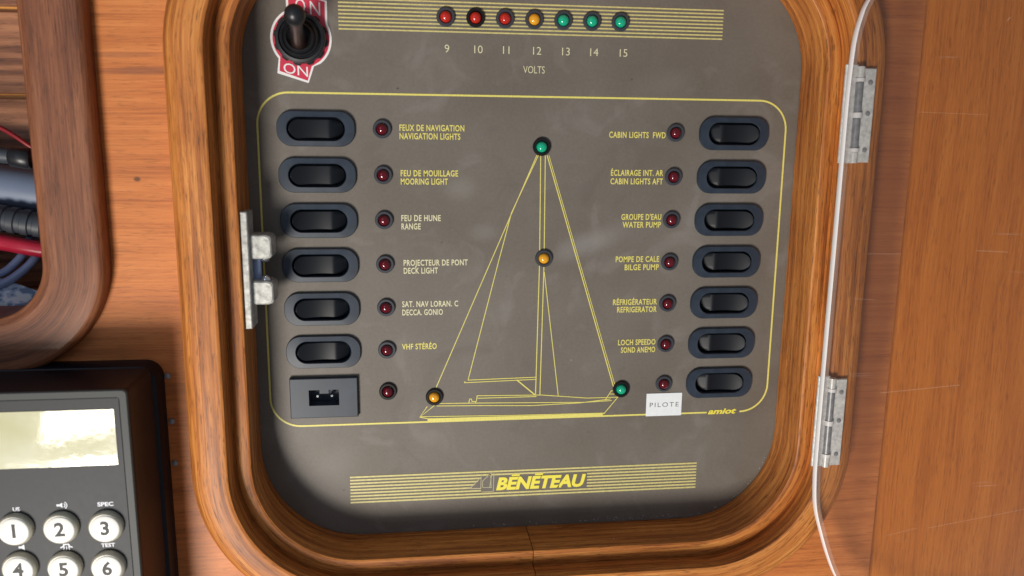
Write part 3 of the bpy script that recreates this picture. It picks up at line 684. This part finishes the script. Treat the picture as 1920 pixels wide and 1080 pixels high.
def klabel(s, u, v, cap=1.25, w=None): ob('printed_label', *text(s, u, v, cap, w, 'c', h=46.0, bold=.03), M_print_w, kp)
klabel('US', -168.8, -73.3, 1.3); klabel('SPEC', -141.2, -72.9, 1.35, 5.0); klabel('TEST', -141.5, -87.5, 1.25, 4.4)
def symbol(u, v, kind):
    parts = []
    if kind == 'horn': 
        parts += [flat([(u-1.6, v-.3), (u-1.6, v+.4), (u-.5, v+.4), (u+.2, v+1.0), (u+.2, v-.9), (u-.5, v-.3)], 46.0)]
        for r in (.8, 1.4): parts.append(ribbon([(u+.2+r*math.cos(math.radians(a)), v+r*math.sin(math.radians(a))) for a in range(-55, 56, 11)], .28, 45.98))
    if kind == 'small_horn': parts += [flat([(u-1.0, v-.3), (u-1.0, v+.4), (u-.1, v+.4), (u+.8, v+1.0), (u+.8, v-.9), (u-.1, v-.3)], 46.0)]
    if kind == 'lamp':
        parts += [ribbon([(u-1.9, v-.3), (u-.9, v+.1), (u-.8, v+.8), (u+.8, v+.8), (u+.9, v+.1), (u+1.9, v-.3)], .4, 45.98)]
        for d in (-.7, 0, .7): parts.append(ribbon([(u+d, v+.1), (u+d*1.3, v-1.1)], .28, 45.98))
    ob('printed_symbol', *merge(*parts), M_print_w, kp)
symbol(-154.8, -72.0, 'horn'); symbol(-168.4, -86.2, 'small_horn'); symbol(-154.6, -86.7, 'lamp')

# small screws beside the instrument
for (u, v, t) in ((-127.8, -37.6, 'top'), (-127.5, -54.8, 'middle'), (-127.4, -71.0, 'bottom')):
    o = ob('wood_screw', *loft([(circ(u, v, 1.15, 16), 16.05), (circ(u, v, 1.05, 16), 16.5), (circ(u, v, .5, 16), 16.75)], False, True), M_steel_d, None, smooth=40)
    tag(o, label='%s one of the three tiny dark screws in the orange wood beside the keypad instrument' % {'top': 'topmost', 'middle': 'middle', 'bottom': 'lowest'}[t], cat='screw', group='screws beside the instrument')

# ------------------------------------------------------------------ things in the locker
def cable(name, pts, r, m, label, cat='cable', group=None, n=18):
    o = ob(name, *tube(smooth_path(pts, 7), r, n), m, None, smooth=60); tag(o, label=label, cat=cat, group=group); return o
cable('thin_wire', [(-240, 74, -22), (-215, 62, -18), (-190.3, 50.3, -15), (-180, 43.2, -15), (-168, 33, -20)], .85, M_wire_dred, 'thin dark red wire sloping down at the top of the cables', 'wire')
cable('power_cable', [(-250, 20, -18), (-215, 11, -16), (-194.6, 7.6, -15), (-182, 5.2, -14), (-160, 1, -16)], 3.1, M_wire_red, 'thick bright red cable crossing the locker')
cable('grey_cable', [(-225, -10, -24), (-208, -8.5, -20), (-195.9, -4.6, -16), (-190.5, -.6, -16), (-187.4, 4, -18), (-186, 12, -24)], 1.5, M_wire_blue, 'upper blue grey cable curving up behind the red cable', group='blue grey cables')
cable('grey_cable', [(-225, -16, -20), (-208, -13.0, -17), (-196.0, -8.8, -14), (-189, -4.8, -14), (-183.5, .8, -16), (-180, 10, -22)], 1.6, M_wire_blue, 'lower blue grey cable just above the blotched cloth', group='blue grey cables')
# ribbed hose
pts = smooth_path([(-240, 27, -22), (-215, 20.5, -20), (-194, 16.3, -18), (-181, 13.8, -18), (-160, 10, -20)], 10)
hose = ob('ribbed_hose', *tube(pts, 4.7, 22), M_device_d, None, smooth=60); tag(hose, label='dark ribbed hose above the thick red cable', cat='hose')
acc = 0; last = pts[0]
for i in range(1, len(pts)-1):
    acc += (pts[i]-last).length; last = pts[i]
    if acc > 4.0:
        acc = 0; t = (pts[i+1]-pts[i-1]).normalized(); p = pts[i]
        ob('rib', *tube([p-t*1.55, p-t*1.2, p+t*1.2, p+t*1.55], [4.75, 5.25, 5.25, 4.75], 22, False), M_device_d, hose, smooth=50)
dv = ob('grey_casing', *tube([(-240, 33, -31), (-194, 27.5, -28), (-160, 22.5, -28)], 8.6, 28), M_device, None, smooth=60); tag(dv, label='smooth slate grey cylinder lying above the ribbed hose', cat='cylinder')
dk = ob('black_tube', *tube([(-240, 46, -38), (-194, 36.5, -34), (-160, 29, -34)], 4.6, 20), M_rubber, None, smooth=60); tag(dk, label='black tube behind the smooth slate grey cylinder', cat='tube')
cn = empty('cable_connector', -187, 40, -14, label='grey and black cable connector below the thin dark red wire', cat='connector')
ob('connector_body', *tube([(-240, 47, -20), (-205, 42.4, -17), (-193, 40.6, -15), (-187.6, 39.9, -15)], [3.4, 3.4, 3.3, 3.0], 18), M_device_d, cn, smooth=50)
ob('connector_cap', *tube([(-187.8, 39.9, -15), (-187, 39.8, -15), (-181, 38.8, -15), (-180.2, 38.7, -15)], [3.0, 3.9, 3.9, 3.3], 20), M_rubber, cn, smooth=50)
# cloth
V = []; F = []; nu, nv = 34, 22
for i in range(nu+1):
    for j in range(nv+1):
        u = -236+60*i/nu; t = j/nv; top = -6.2-.38*(u+196)-.02*abs(u+196)
        v = top-28*t
        h = -12 + 2.4*math.sin(i*.45+j*.2)*t + 1.3*math.sin(j*.8+i*.13) + 4*math.sin(t*2.2) - (1-t)*2
        V.append((u, v, h))
for i in range(nu):
    for j in range(nv): a = i*(nv+1)+j; F.append((a, a+1, a+nv+2, a+nv+1))
cl = ob('cloth', V, F, M_cloth, None, smooth=80)
md = cl.modifiers.new('thickness', 'SOLIDIFY'); md.thickness = .0006
tag(cl, label='pale blue blotched cloth bunched in the bottom of the locker', cat='cloth')

# dust and crumbs caught along the foot of the opening and on the plate
V = []; F = []
for i in range(150):
    if i < 95: u = random.gauss(60, 34); v = OP[2]+abs(random.gauss(0, .9))+.5; h = .1
    elif i < 110: u = random.uniform(-60, 90); v = OP[2]-.2; h = random.uniform(3, 18); v += .35
    else: u = random.uniform(-90, 105); v = random.uniform(-100, 105); h = .1
    if i < 110 and (u > OP[1]-40 or u < OP[0]+40):
        if u > OP[1]-2 or u < OP[0]+2: continue
        cxx = OP[1]-39.5 if u > 0 else OP[0]+39.5; v = OP[2]+39.5-math.sqrt(max(0, 38.6**2-(u-cxx)**2)) + (0 if h < 1 else -.3)
    r = random.uniform(.08, .28) if i < 110 else random.uniform(.06, .13)
    b = len(V); V += [(u-r, v, h+r*.3), (u, v-r*.8, h+r*.2), (u+r, v+r*.1, h+r*.3), (u, v+r, h+r*.2), (u, v, h+r*1.1), (u, v, h-.05)]
    F += [(b, b+1, b+4), (b+1, b+2, b+4), (b+2, b+3, b+4), (b+3, b, b+4), (b+1, b, b+5), (b+2, b+1, b+5), (b+3, b+2, b+5), (b, b+3, b+5)]
tag(ob('dust', V, F, plain('pale_dust', (.55, .52, .48), .9)), kind='stuff')
